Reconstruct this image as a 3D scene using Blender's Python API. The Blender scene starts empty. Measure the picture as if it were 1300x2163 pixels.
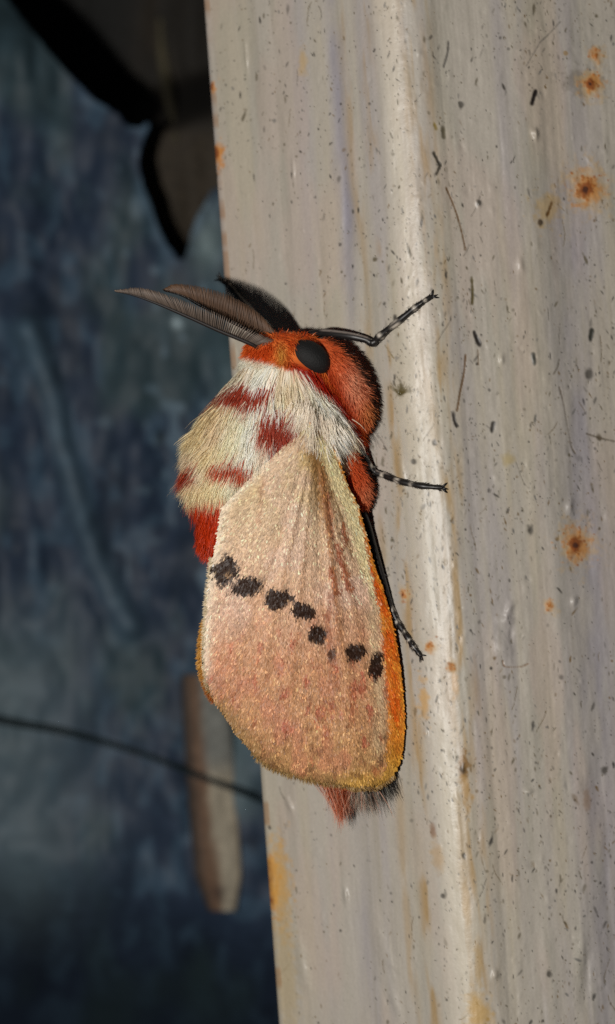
import bpy, math
import numpy as np

# ------------------------------------------------------------------ camera, light, exposure
D = 220.0            # mm from lens to the focus plane (Y = 0)
PPM = 25.4           # photo pixels per millimetre on that plane
MM = 0.001
sc = bpy.context.scene
col = sc.collection

cam_d = bpy.data.cameras.new('camera'); cam = bpy.data.objects.new('camera', cam_d); col.objects.link(cam)
cam.location = (0, -D*MM, 0); cam.rotation_euler = (math.radians(90), 0, 0)
cam_d.sensor_fit = 'VERTICAL'; cam_d.sensor_height = 24
cam_d.lens = 24 * D / (2163/PPM)
cam_d.clip_start = 0.01; cam_d.clip_end = 10
cam_d.dof.use_dof = True; cam_d.dof.focus_distance = (D-0.5)*MM
cam_d.dof.aperture_fstop = (cam_d.lens*MM) / (3.8*MM)      # 3.8 mm pupil
sc.camera = cam

wd = bpy.data.worlds.new('World'); sc.world = wd; wd.use_nodes = True
wd.node_tree.nodes['Background'].inputs[0].default_value = (0.75, 0.85, 1.0, 1)
wd.node_tree.nodes['Background'].inputs[1].default_value = 0.022

fl_d = bpy.data.lights.new('camera_flash', 'POINT'); fl = bpy.data.objects.new('camera_flash', fl_d); col.objects.link(fl)
fl.location = (-0.068, -0.215, -0.010)
fl_d.energy = 2.2; fl_d.shadow_soft_size = 0.0042; fl_d.color = (1.0, 0.965, 0.915)

sc.view_settings.view_transform = 'Standard'; sc.view_settings.look = 'None'
sc.view_settings.gamma = 1.0; sc.view_settings.exposure = 0.0
sc.render.engine = 'CYCLES'
sc.cycles.use_denoising = False
sc.cycles.max_bounces = 6

# ------------------------------------------------------------------ helpers
rng = np.random.default_rng(7)

def W(px, py, Y=0.0):
    """photo pixel + depth in mm -> point in mm"""
    px = np.asarray(px, float); py = np.asarray(py, float); Y = np.asarray(Y, float)
    px, py, Y = np.broadcast_arrays(px, py, Y)
    k = (D + Y) / D / PPM
    return np.stack([(px-650)*k, Y, (1081.5-py)*k], -1)

def UNW(P):
    k = (D + P[..., 1]) / D / PPM
    return P[..., 0]/k + 650, 1081.5 - P[..., 2]/k

def lin(rgb):
    c = np.asarray(rgb, float)/255.0
    return np.where(c <= .04045, c/12.92, ((c+.055)/1.055)**2.4)

def C(r, g, b, f=0.70):
    return np.minimum(lin((r, g, b))/(f*1.42), 0.92)

_tab = np.random.default_rng(3).random((256, 256))
def vn(x, y, s=0):
    x = np.asarray(x, float)+s*17.13; y = np.asarray(y, float)+s*31.7
    xi = np.floor(x).astype(int); yi = np.floor(y).astype(int)
    fx = x-xi; fy = y-yi
    fx = fx*fx*(3-2*fx); fy = fy*fy*(3-2*fy)
    g = lambda a, b: _tab[a & 255, b & 255]
    return (g(xi, yi)*(1-fx)+g(xi+1, yi)*fx)*(1-fy)+(g(xi, yi+1)*(1-fx)+g(xi+1, yi+1)*fx)*fy

def fbm(x, y, s=0, o=4):
    r = 0; a = .5; t = 0
    for i in range(o):
        r = r+a*vn(x*2**i, y*2**i, s+i); t += a; a *= .5
    return r/t

def smooth(a, b, x):
    t = np.clip((x-a)/(b-a), 0, 1); return t*t*(3-2*t)

def mix(a, b, t):
    t = np.asarray(t)[..., None]; return a*(1-t)+np.asarray(b)*t

def spline(pts, n):
    """Catmull-Rom through pts, n samples"""
    P = np.asarray(pts, float); Q = np.vstack([2*P[0]-P[1], P, 2*P[-1]-P[-2]])
    t = np.linspace(0, len(P)-1-1e-9, n); i = t.astype(int); f = (t-i)[:, None]
    a, b, c, d = Q[i], Q[i+1], Q[i+2], Q[i+3]
    return .5*(2*b+(c-a)*f+(2*a-5*b+4*c-d)*f**2+(3*b-a-3*c+d)*f**3)

def polysd(px, py, poly):
    """signed distance in pixels, negative inside"""
    poly = np.asarray(poly, float); px = np.asarray(px, float); py = np.asarray(py, float)
    d = np.full(px.shape, 1e9); ins = np.zeros(px.shape, bool)
    for i in range(len(poly)):
        a = poly[i]; b = poly[(i+1) % len(poly)]; e = b-a
        t = np.clip(((px-a[0])*e[0]+(py-a[1])*e[1])/(e@e), 0, 1)
        d = np.minimum(d, np.hypot(px-a[0]-t*e[0], py-a[1]-t*e[1]))
        c = ((a[1] > py) != (b[1] > py))
        if e[1] != 0:
            ins ^= c & (px < (py-a[1])/e[1]*e[0]+a[0])
    return np.where(ins, -d, d)

def mesh(name, V, F, mat, parent=None, colors=None, smooth_shade=True, kind=None):
    """V in mm (n,3); F list of index arrays (m,3) or (m,4)"""
    V = np.asarray(V, float).reshape(-1, 3)*MM
    if not isinstance(F, list): F = [F]
    F = [np.asarray(f) for f in F if len(f)]
    me = bpy.data.meshes.new(name)
    me.vertices.add(len(V)); me.vertices.foreach_set('co', V.astype(np.float32).ravel())
    loops = np.concatenate([f.ravel() for f in F]).astype(np.int32)
    tot = np.concatenate([np.full(len(f), f.shape[1]) for f in F]).astype(np.int32)
    st = np.concatenate([[0], np.cumsum(tot)[:-1]]).astype(np.int32)
    me.loops.add(len(loops)); me.loops.foreach_set('vertex_index', loops)
    me.polygons.add(len(tot)); me.polygons.foreach_set('loop_start', st)
    me.polygons.foreach_set('loop_total', tot)
    me.polygons.foreach_set('use_smooth', np.full(len(tot), smooth_shade))
    if colors is not None:
        c = np.ones((len(V), 4), np.float32); c[:, :3] = np.asarray(colors).reshape(-1, np.asarray(colors).shape[-1])[:, :3]
        a = me.attributes.new('col', 'FLOAT_COLOR', 'POINT'); a.data.foreach_set('color', c.ravel())
    me.update(calc_edges=True); me.validate()
    me.materials.append(mat)
    o = bpy.data.objects.new(name, me); col.objects.link(o)
    if parent is not None: o.parent = parent
    if kind: o['kind'] = kind
    return o

def attr(o, name, vals):
    a = o.data.attributes.new(name, 'FLOAT', 'POINT'); a.data.foreach_set('value', np.asarray(vals, np.float32).ravel())

def gridfaces(nr, nc, wrap=False):
    r = np.arange(nr-1)[:, None]; c = np.arange(nc if wrap else nc-1)[None, :]
    c2 = (c+1) % nc
    return np.stack([r*nc+c, r*nc+c2, (r+1)*nc+c2, (r+1)*nc+c], -1).reshape(-1, 4)

def tube_arrays(P, R, ns=10, flat=None):
    P = np.asarray(P, float); n = len(P); R = np.broadcast_to(np.asarray(R, float), (n,))
    T = np.gradient(P, axis=0); T /= np.linalg.norm(T, axis=1, keepdims=True)+1e-9
    ref = np.array([0.13, -1, 0.21]); A = np.cross(T, ref); A /= np.linalg.norm(A, axis=1, keepdims=True)+1e-9
    B = np.cross(T, A)
    ph = np.arange(ns)/ns*2*np.pi
    V = P[:, None]+R[:, None, None]*(A[:, None]*np.cos(ph)[None, :, None]+B[:, None]*np.sin(ph)[None, :, None])
    F = gridfaces(n, ns, True)
    V = np.vstack([V.reshape(-1, 3), P[:1], P[-1:]])
    i = np.arange(ns); j = (i+1) % ns
    caps = np.vstack([np.stack([np.full(ns, n*ns), j, i], -1), np.stack([np.full(ns, n*ns+1), (n-1)*ns+i, (n-1)*ns+j], -1)])
    return V, F, caps

def join(parts):
    """parts: list of (V, quads, tris, colors)"""
    V, Q, T, K, off = [], [], [], [], 0
    for v, q, t, k in parts:
        V.append(v); K.append(k)
        if len(q): Q.append(np.asarray(q)+off)
        if len(t): T.append(np.asarray(t)+off)
        off += len(v)
    F = []
    if Q: F.append(np.vstack(Q))
    if T: F.append(np.vstack(T))
    return np.vstack(V), F, np.vstack(K)

def hairs(name, root, dirs, length, width, c0, c1, mat, parent, bend=None, nseg=4, clump=0.0, nclump=None, kind='stuff', nrm=None):
    N = len(root); length = np.broadcast_to(length, (N,)); width = np.broadcast_to(width, (N,))
    dirs = dirs/(np.linalg.norm(dirs, axis=1, keepdims=True)+1e-9)
    if bend is None: bend = np.zeros((N, 3))
    t = np.linspace(0, 1, nseg+1)
    P = root[:, None]+length[:, None, None]*(dirs[:, None]*t[None, :, None]+bend[:, None]*(t**2)[None, :, None])
    if clump > 0:
        M = nclump or max(4, N//30); ci = rng.choice(N, M, replace=False); near = np.zeros(N, int)
        for a in range(0, N, 4000):
            near[a:a+4000] = np.argmin(((root[a:a+4000, None]-root[ci][None])**2).sum(-1), 1)
        tip = P[ci[near]]
        P = P+(tip-P)*(clump*(t**1.6))[None, :, None]*rng.uniform(.4, 1, (N, 1, 1))
    T = np.gradient(P, axis=1); T /= np.linalg.norm(T, axis=2, keepdims=True)+1e-9
    # each hair is a flat, tapering, slightly rolled blade like a moth's hair-scales
    ref = rng.normal(size=(N, 1, 3)) if nrm is None else nrm[:, None]+rng.normal(0, .35, (N, 1, 3))
    A = np.cross(T, ref); A /= np.linalg.norm(A, axis=2, keepdims=True)+1e-9
    r = width[:, None]*(1-.88*t**1.7)[None, :]*.5
    V = np.stack([P-A*r[..., None], P+A*r[..., None]], 2)
    base = (np.arange(N)*(nseg+1)*2)[:, None]
    F = (gridfaces(nseg+1, 2)[None]+base[..., None]).reshape(-1, 4)
    K = c0[:, None]*(1-t[None, :, None])+c1[:, None]*t[None, :, None]
    K = np.repeat(K[:, :, None], 2, 2)
    return mesh(name, V, F, mat, parent, K.reshape(-1, 3), True, kind)

# ------------------------------------------------------------------ materials
def material(name, rough=.6, spec=.4, transl=0.0, bump=None, rattr=None, colfac=None, sheen=0.0, coat=0.0):
    m = bpy.data.materials.new(name); m.use_nodes = True; nt = m.node_tree; N = nt.nodes; L = nt.links
    b = N['Principled BSDF']; b.inputs['Roughness'].default_value = rough
    b.inputs['Specular IOR Level'].default_value = spec
    b.inputs['Sheen Weight'].default_value = sheen
    b.inputs['Coat Weight'].default_value = coat
    a = N.new('ShaderNodeAttribute'); a.attribute_name = 'col'
    src = a.outputs['Color']
    tc = N.new('ShaderNodeTexCoord')
    if colfac:                                      # fine colour grain: (scale per metre, amount)
        nz = N.new('ShaderNodeTexNoise'); nz.inputs['Scale'].default_value = colfac[0]; nz.inputs['Detail'].default_value = 4
        L.new(tc.outputs['Object'], nz.inputs['Vector'])
        mr = N.new('ShaderNodeMapRange'); mr.inputs['From Min'].default_value = .25; mr.inputs['From Max'].default_value = .75
        mr.inputs['To Min'].default_value = 1-colfac[1]; mr.inputs['To Max'].default_value = 1+colfac[1]
        L.new(nz.outputs['Fac'], mr.inputs['Value'])
        vm = N.new('ShaderNodeVectorMath'); vm.operation = 'SCALE'
        L.new(src, vm.inputs[0]); L.new(mr.outputs[0], vm.inputs['Scale']); src = vm.outputs[0]
    L.new(src, b.inputs['Base Color'])
    if rattr:
        ra = N.new('ShaderNodeAttribute'); ra.attribute_name = rattr; L.new(ra.outputs['Fac'], b.inputs['Roughness'])
    if bump:                                        # (scale per metre, height in metres)
        nz = N.new('ShaderNodeTexNoise'); nz.inputs['Scale'].default_value = bump[0]; nz.inputs['Detail'].default_value = 3
        L.new(tc.outputs['Object'], nz.inputs['Vector'])
        bp = N.new('ShaderNodeBump'); bp.inputs['Strength'].default_value = 1.0; bp.inputs['Distance'].default_value = bump[1]
        L.new(nz.outputs['Fac'], bp.inputs['Height']); L.new(bp.outputs[0], b.inputs['Normal'])
    if transl:
        tr = N.new('ShaderNodeBsdfTranslucent'); L.new(src, tr.inputs['Color'])
        mx = N.new('ShaderNodeMixShader'); mx.inputs[0].default_value = transl
        L.new(b.outputs[0], mx.inputs[1]); L.new(tr.outputs[0], mx.inputs[2])
        L.new(mx.outputs[0], N['Material Output'].inputs['Surface'])
    return m

M_paint = material('weathered_paint', .4, .5, bump=(3200, 1.6e-5), rattr='rgh', colfac=(3800, .05))
M_skin = material('moth_skin', .7, .2)
M_fur = material('moth_fur', .45, .35, transl=.3)
M_wing = material('wing_membrane', .55, .3, transl=.08, bump=(9000, 4e-5), colfac=(6000, .18))
M_scale = material('wing_scales', .45, .22, transl=.1)
M_leg = material('leg_cuticle', .42, .45)
M_ant = material('antenna', .5, .35)
M_eye = material('compound_eye', .7, .3, bump=(9000, 5e-5))
M_sheet = material('blue_sheet', .6, .25, bump=(350, 1.2e-4), colfac=(500, .15))
M_wood = material('background_wood', .75, .25, bump=(1500, 1e-4), colfac=(900, .3))
M_cord = material('cord', .7, .2)

# ------------------------------------------------------------------ the post
LEAN = math.atan(0.0735)
DN = np.array([math.sin(LEAN), 0, -math.cos(LEAN)])    # down along the post
RT = np.array([math.cos(LEAN), 0, math.sin(LEAN)])     # across the post
O0 = W(908, 1040, 0)                                   # a point on the front ridge
TH_L, TH_R = math.radians(40), math.radians(14)
U_EDGE = -16.0
RIDGE = 3.8                                            # half width of the rounded ridge

def prof(u):
    """depth of the post surface for a distance u across it"""
    u = np.asarray(u, float)
    l = -math.tan(TH_L)*u; r = math.tan(TH_R)*u
    k = RIDGE
    # smooth max-like blend of the two planes (a rounded ridge), shifted so that the crest sits near 0
    d = l-r
    h = np.clip(.5+.5*d/k, 0, 1)
    y = r*(1-h)+l*h+k*h*(1-h)*.5
    y = y-.45+smooth(9.8, 13, u)*.22+np.maximum(u-11.5, 0)*.08
    return y

def surfY(px, py):
    Y = np.zeros(np.broadcast(np.asarray(px, float), np.asarray(py, float)).shape)
    for _ in range(12):
        P = W(px, py, Y); Y = .3*Y+.7*prof((P-O0)@RT)
    return Y

def on_post(px, py, lift=0.0):
    return W(px, py, surfY(px, py)-lift)

def build_post():
    du = .088
    u_face = np.arange(U_EDGE+.5, 24.0, du)
    # rounded left edge then a return going back
    a = np.linspace(0, 1, 10)
    yE = prof(U_EDGE+.5)
    ang = np.linspace(math.pi*.5+.9, 0, 12)[:-1]
    le = [(U_EDGE+.5-.55*math.sin(t_*1.1), yE+.42*(1-math.cos(t_*1.25))*1.0+.35*math.sin(t_)*.9) for t_ in np.linspace(1.6, .12, 12)]
    back = [(U_EDGE+.6, yE+14.0), (U_EDGE+.15, yE+3.0)]
    uu = np.array([p[0] for p in back]+[p[0] for p in le]+list(u_face)+[24.2, 24.4, 24.4])
    yy = np.array([p[1] for p in back]+[p[1] for p in le]+list(prof(u_face))+[prof(24.2)+.2, prof(24.4)+1.5, yE+14.0])
    t = np.arange(-52, 52, .09)
    nt, nu = len(t), len(uu)
    U = np.broadcast_to(uu, (nt, nu)); T = np.broadcast_to(t[:, None], (nt, nu))
    P = O0+RT*U[..., None]+DN*T[..., None]; P[..., 1] = yy[None]
    px, py = UNW(P)
    i0 = len(back)+len(le)
    face = np.zeros((nt, nu)); face[:, len(back):nu-3] = 1
    # --- height (mm towards the viewer) and colour
    streak = fbm(U*1.1, T*.045, 1, 4)-.5
    fine = fbm(U*3.5, T*.22, 5, 4)-.5
    lump = fbm(U*.55, T*.3, 9, 3)-.5
    wob = fbm(U*.22+.15*vn(T*.12, U*.1, 77), T*.02, 21, 3)-.5
    h = .085*streak+.03*fine+.16*lump+.34*wob
    pitn = vn(U*7, T*5, 31); h += .03*(fbm(U*2.6, T*1.2, 33, 3)-.5)
    base = np.empty((nt, nu, 3)); base[:] = C(166, 159, 148)
    lav = smooth(.1, .38, fbm(U*.55, T*.022, 41, 3)-.38)
    base = mix(base, C(152, 146, 148), .5*lav)
    warm = smooth(.02, .3, fbm(U*.6, T*.05, 45, 4)-.45)
    base = mix(base, C(170, 160, 138), .5*warm)
    grn = smooth(.08, .3, fbm(U*.9, T*.09, 49, 4)-.45)
    base = mix(base, C(152, 148, 134), .35*grn)
    pnk = smooth(.05, .25, fbm(U*.45, T*.08, 54, 3)-.47)
    base = mix(base, C(176, 156, 144), .3*pnk)
    # two long lavender runs
    for x0, w_, y0, y1, k in ((700, 18, -50, 620, .75), (1195, 45, 380, 2300, .55), (725, 10, 300, 700, .5), (760, 30, 1700, 2300, .3)):
        xc = x0+.0735*(py-y0)*.75+12*(vn(py*.008, 0*py, 3)-.5)
        g = np.exp(-((px-xc)/w_)**2)*smooth(y0-60, y0+40, py)*(1-smooth(y1-80, y1+40, py))*(.4+.9*vn(px*.06, py*.012, 8))
        base = mix(base, C(138, 134, 142), np.clip(k*g, 0, 1)); h -= .10*g*face
    # ridge highlight painted paler, with yellow dirt along both its flanks
    rid = np.exp(-((U+.5)/1.1)**2)
    base = mix(base, C(196, 187, 170), .6*rid*(.6+.6*vn(U*2, T*.1, 60)))
    for uc, k in ((-2.6, .7), (1.5, .75), (.6, .4), (-4.2, .4), (2.4, .4)):
        g = np.exp(-((U-uc-.5*(vn(T*.1, 0*T, 61)-.5))/.45)**2)*smooth(.42, .72, fbm(U*1.5, T*.22, 62+int(uc*3), 3))
        base = mix(base, C(150, 118, 62), k*g)
    # darker tone in the recessed grooves
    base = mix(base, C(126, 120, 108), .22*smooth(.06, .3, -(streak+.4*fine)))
    rough = .44+.12*(fbm(U*2, T*.2, 70, 3)-.5)+.0*U

    mmper = np.gradient(t).mean()
    def stamp(cx, cy, sx, sy, rot, color, k, dh=0.0, edge=.35, seed=0, ragged=.5, ro=None):
        """an irregular mark; cx, cy in photo pixels, sizes in pixels"""
        P0 = on_post(cx, cy); u0 = (P0-O0)@RT; t0 = (P0-O0)@DN
        R_ = max(sx, sy)*1.9/PPM+.2
        ia, ib = np.searchsorted(t, [t0-R_, t0+R_]); ja, jb = np.searchsorted(u_face, [u0-R_, u0+R_])
        ja += i0; jb += i0
        if u0-R_ < u_face[0]: ja = len(back)
        if ia >= ib or ja >= jb: return
        x = (U[ia:ib, ja:jb]-u0)*PPM; y = (T[ia:ib, ja:jb]-t0)*PPM
        c_, s_ = math.cos(rot), math.sin(rot)
        xr, yr = (x*c_+y*s_)/sx, (-x*s_+y*c_)/sy
        d = np.sqrt(xr**2+yr**2)
        if ragged: d = d*(1+ragged*(fbm(x*.09+seed, y*.09, seed % 50, 3)-.5)*2)
        m_ = (1-smooth(1-edge, 1+edge, d))*k
        if color is not None: base[ia:ib, ja:jb] = mix(base[ia:ib, ja:jb], color, m_)
        if dh: h[ia:ib, ja:jb] += dh*np.exp(-d**2*1.2)
        if ro is not None: rough[ia:ib, ja:jb] = rough[ia:ib, ja:jb]*(1-m_)+ro*m_

    r2 = np.random.default_rng(12)
    # many small specks, short dark ticks and bumps
    for i in range(11000):
        x = r2.uniform(430, 1320); y = r2.uniform(-30, 2190)
        dens = .25+.9*smooth(.35, .7, fbm(x*.006, y*.004, 80, 3))+(.3 if 840 < x-.0735*y+76 < 1010 else 0)
        if x < 800: dens *= .55
        if r2.random() > dens: continue
        s = r2.lognormal(.12, .42); el = r2.choice([1, 1.2, 2.0, 3.2]); 
        kk = r2.uniform(.3, .95)
        c = [C(60, 56, 50), C(92, 84, 66), C(105, 84, 52), C(48, 46, 44), C(104, 102, 98)][r2.choice(5, p=[.27, .27, .18, .13, .15])]
        stamp(x, y, s*.95, s*el, r2.normal(.0, .35), c, kk, -.015, .6, i, .6)
    for i in range(420):                                  # paint pimples and shallow dents
        x = r2.uniform(480, 1320); y = r2.uniform(-30, 2190); s = r2.uniform(3, 8)
        stamp(x, y, s, s*r2.uniform(1, 2.4), r2.normal(0, .3), None, 0, r2.choice([.055, .04, -.06])*r2.uniform(.4, 1.2), .5, i, .3)
    for i in range(70):                                   # thin hairline scratches
        x = r2.uniform(500, 1320); y = r2.uniform(-30, 2190); a_ = r2.normal(0, .3); n = int(r2.integers(6, 22)); b_ = r2.normal(0, .02)
        c = [C(80, 74, 64), C(95, 80, 52)][i % 2]
        for q in range(n):
            x += 3.2*math.sin(a_); y += 3.2*math.cos(a_); a_ += b_+r2.normal(0, .08)
            if r2.random() < .85: stamp(x, y, 1.3, 2.6, -a_, c, r2.uniform(.25, .6), -.01, .7, i+q, 0)
    def stroke(pts, w, c, k, dh=-.02):
        S = spline(pts, max(3, int(np.hypot(*np.diff(np.asarray(pts, float), axis=0).T).sum()/2.2)))
        for q, (x, y) in enumerate(S):
            stamp(x, y, w*r2.uniform(.7, 1.2), w*r2.uniform(.9, 1.4), 0, c, k*r2.uniform(.6, 1), dh, .6, q, 0)
    dk = C(45, 40, 36); ol = C(84, 74, 42); br = C(96, 70, 40)
    stroke([(943, 397), (958, 432), (972, 475), (984, 528)], 2.2, br, .8)
    stroke([(1184, 46), (1160, 72), (1141, 90)], 1.6, C(100, 95, 88), .8); stroke([(1141, 90), (1125, 118), (1112, 140)], 1.5, C(115, 108, 100), .7)
    stroke([(1132, 193), (1128, 205), (1124, 219)], 4.2, C(30, 24, 22), 1)
    stroke([(948, 88), (946, 112), (938, 140)], 2.6, C(90, 86, 80), .8)
    stroke([(917, 323), (925, 340), (930, 350), (922, 368)], 3.0, C(60, 55, 46), .9)
    stroke([(936, 270), (938, 290)], 4, C(95, 88, 70), .8); stroke([(918, 262), (922, 272)], 3.5, C(120, 100, 30), .8)
    stroke([(1002, 702), (1008, 716), (1014, 728)], 4.5, dk, .95); stroke([(997, 586), (999, 620), (998, 642)], 3.2, ol, .85)
    stroke([(984, 750), (980, 790), (972, 830), (966, 868)], 2.3, br, .85); stroke([(958, 872), (961, 890), (966, 900)], 3.6, dk, .9)
    stroke([(1010, 740), (1011, 770)], 1.8, br, .6)
    stroke([(1251, 698), (1248, 716)], 4.5, C(46, 46, 40), .95); stroke([(1126, 748), (1129, 768)], 4.2, C(78, 78, 72), .8, .03)
    stroke([(1043, 893), (1039, 910)], 4.2, C(52, 48, 44), .95); stroke([(1132, 878), (1130, 892)], 2.8, C(96, 94, 88), .8)
    stroke([(1170, 790), (1178, 776), (1182, 760)], 2, C(92, 84, 70), .6); stroke([(1182, 818), (1190, 850), (1206, 936), (1216, 958)], 2, C(105, 96, 86), .6)
    stroke([(1240, 916), (1268, 925), (1298, 932)], 2.0, C(86, 76, 62), .7); stroke([(1265, 922), (1268, 927)], 5, C(80, 70, 55), .8)
    stroke([(814, 730), (826, 748), (832, 757)], 1.4, C(120, 104, 70), .8)
    for q in range(26):                                   # a little tuft of moss
        a_ = r2.uniform(-2.7, -.2); l_ = r2.uniform(8, 30)
        stroke([(846, 832), (846+math.cos(a_)*l_*.5, 832+math.sin(a_)*l_*.4), (846+math.cos(a_)*l_, 830+math.sin(a_)*l_*.9)], 1.5, ol, .6)
    stamp(846, 830, 7, 8, 0, C(78, 68, 36), .85, .05, .5, 3)
    for x, y, s in ((918, 935, 5), (975, 222, 6), (874, 975, 5), (1012, 428, 5), (980, 1807, 4.5), (1278, 1628, 6), (1160, 2058, 5), (1245, 790, 9), (1120, 1120, 7), (935, 1892, 4)):
        stamp(x, y, s, s*1.3, .1, C(64, 60, 54), .85, -.04, .5, int(x))
    # rust: pale halo, orange ring, dark heart
    def rust(x, y, r, k=1.0, heart=True, el=1.1):
        s = int(x+y)
        stamp(x+2, y+2, r*1.9, r*1.9*el, 0, C(178, 148, 100), .6*k, 0, .6, s, .6, .6)
        stamp(x, y, r*1.15, r*1.2*el, 0, C(176, 118, 50), .8*k, .05, .55, s+3, .8, .8)
        for q in range(int(r*2.2)):
            a_ = r2.uniform(0, 6.28); d_ = abs(r2.normal(0, r*.95)); z = r2.uniform(1.2, 3.4)
            stamp(x+d_*math.cos(a_), y+d_*math.sin(a_)*el, z, z, 0, C(142, 80, 22) if q % 2 else C(166, 102, 36), .75*k, .03, .5, q, .4, .85)
        if heart:
            stamp(x-2, y+1, r*.62, r*.7*el, .3, C(124, 62, 14), .9, .10, .45, s+7, .7, .85)
            stamp(x-3, y+2, r*.26, r*.3, 0, C(50, 20, 8), .9, -.05, .5, s+9, .5, .9)
    stamp(1228, 170, 34, 24, 0, C(112, 104, 94), .6, 0, .6, 5, .8)
    rust(1250, 176, 14); rust(1258, 116, 9, .8, False); rust(1240, 398, 23); rust(1218, 1150, 19, .95, True, 1.25)
    stamp(1160, 440, 22, 34, .5, C(168, 140, 88), .6, 0, .6, 8, .8); stroke([(1166, 428), (1160, 446), (1156, 455)], 3, C(96, 68, 34), .85)
    stamp(1142, 470, 6, 6, 0, C(60, 46, 32), .9, .06, .5, 9); stamp(1195, 112, 5, 5, 0, C(140, 110, 60), .7)
    rust(1160, 1280, 7, .75, False); rust(908, 1365, 6, .8, False); rust(853, 1255, 5, .8, True, 1.8); rust(955, 1408, 6, .7, False)
    stamp(897, 1482, 9, 34, .05, C(182, 140, 72), .7, 0, .6, 10, .7); stamp(960, 1440, 5, 30, .0, C(178, 138, 84), .6, 0, .6, 11, .7)
    stamp(979, 1620, 11, 24, 0, C(122, 88, 38), .9, .05, .5, 12, .8); stamp(978, 1624, 6, 9, 0, C(60, 44, 22), .9, .05, .5, 13)
    stamp(985, 1672, 9, 34, 0, C(160, 124, 66), .75, 0, .6, 14, .8)
    stamp(640, 130, 8, 26, 0, C(176, 146, 92), .6, 0, .6, 15); stamp(915, 1755, 6, 12, 0, C(120, 84, 56), .7, .02, .5, 16)
    stamp(925, 1810, 12, 30, 0, C(168, 134, 84), .5, 0, .6, 17); stamp(1012, 2140, 24, 36, 0, C(172, 136, 66), .75, 0, .6, 18)
    stamp(1010, 2040, 7, 50, 0, C(160, 132, 84), .6, 0, .6, 19); stamp(985, 1900, 8, 40, 0, C(168, 140, 96), .5, 0, .6, 20)
    stamp(1075, 972, 14, 12, 0, C(160, 140, 88), .6, 0, .6, 30); stamp(1240, 1690, 8, 18, 0, C(130, 100, 70), .5, 0, .6, 31)
    # paint runs and blisters
    for x, y, sx, sy, r_, d_ in ((1076, 1286, 9, 20, .5, .28), (1070, 1312, 14, 12, 0, .22), (1080, 1340, 6, 16, .2, -.12), (1062, 1370, 22, 24, 0, .2), (1132, 284, 6, 13, 0, .3),
                                 (1213, 1270, 8, 12, .3, .22), (1205, 1070, 8, 16, .1, .25), (1118, 1672, 10, 6, 0, .2), (1220, 1665, 16, 18, 0, .12), (1046, 2060, 8, 10, 0, .22),
                                 (818, 2020, 14, 60, -.25, .2), (832, 2110, 11, 46, -.2, .22), (640, 2040, 12, 60, -.06, .25), (850, 1000, 8, 40, -.1, .18), (1012, 430, 6, 9, 0, .2),
                                 (730, 1890, 5, 20, 0, .3), (612, 1700, 7, 20, -.3, .28), (1100, 560, 7, 14, 0, .15), (1240, 2060, 12, 60, .12, -.16), (1230, 2000, 12, 60, .1, .12),
                                 (900, 1550, 4, 10, 0, .2), (620, 360, 3, 26, 0, .2), (520, 120, 3, 30, 0, .2), (1060, 760, 6, 12, 0, .2)):
        stamp(x, y, sx, sy, r_, None, 0, d_, .5, int(x), .3)
    stroke([(1062, 1396), (1068, 1408), (1100, 1408), (1116, 1402)], 1.8, C(120, 96, 74), .7, -.05)
    # rust eating the left edge
    edgex = lambda y: 430+.0745*y
    for y, r_, k in ((185, 9, .9), (325, 14, 1), (1868, 18, 1), (1905, 15, 1), (1830, 13, 1)):
        stamp(edgex(y)+7, y, r_*.8, r_*1.6, 0, C(180, 116, 40), .9*k, .05, .5, y, .8, .85); stamp(edgex(y)+4, y-2, r_*.4, r_*.9, 0, C(122, 60, 14), .9*k, .08, .5, y+1, .7, .9)
    stamp(590, 1870, 22, 90, 0, C(186, 142, 70), .75, 0, .6, 23, .6); stamp(606, 2060, 22, 150, 0, C(168, 150, 116), .6, 0, .6, 24, .5)
    nE = i0
    base[:, :nE] = mix(base[:, :nE], C(140, 96, 50), .5*smooth(.5, .7, fbm(py[:, :nE]*.02, px[:, :nE]*.0, 90, 3)))
    P[..., 1] -= h*face
    mesh_o = mesh('post', P, gridfaces(nt, nu), M_paint, None, base)
    attr(mesh_o, 'rgh', np.clip(rough, .2, .95))
    mesh_o['label'] = 'weathered cream-grey painted metal post with rust spots, the moth clinging to it'
    mesh_o['category'] = 'post'
    return mesh_o
post = build_post()

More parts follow.
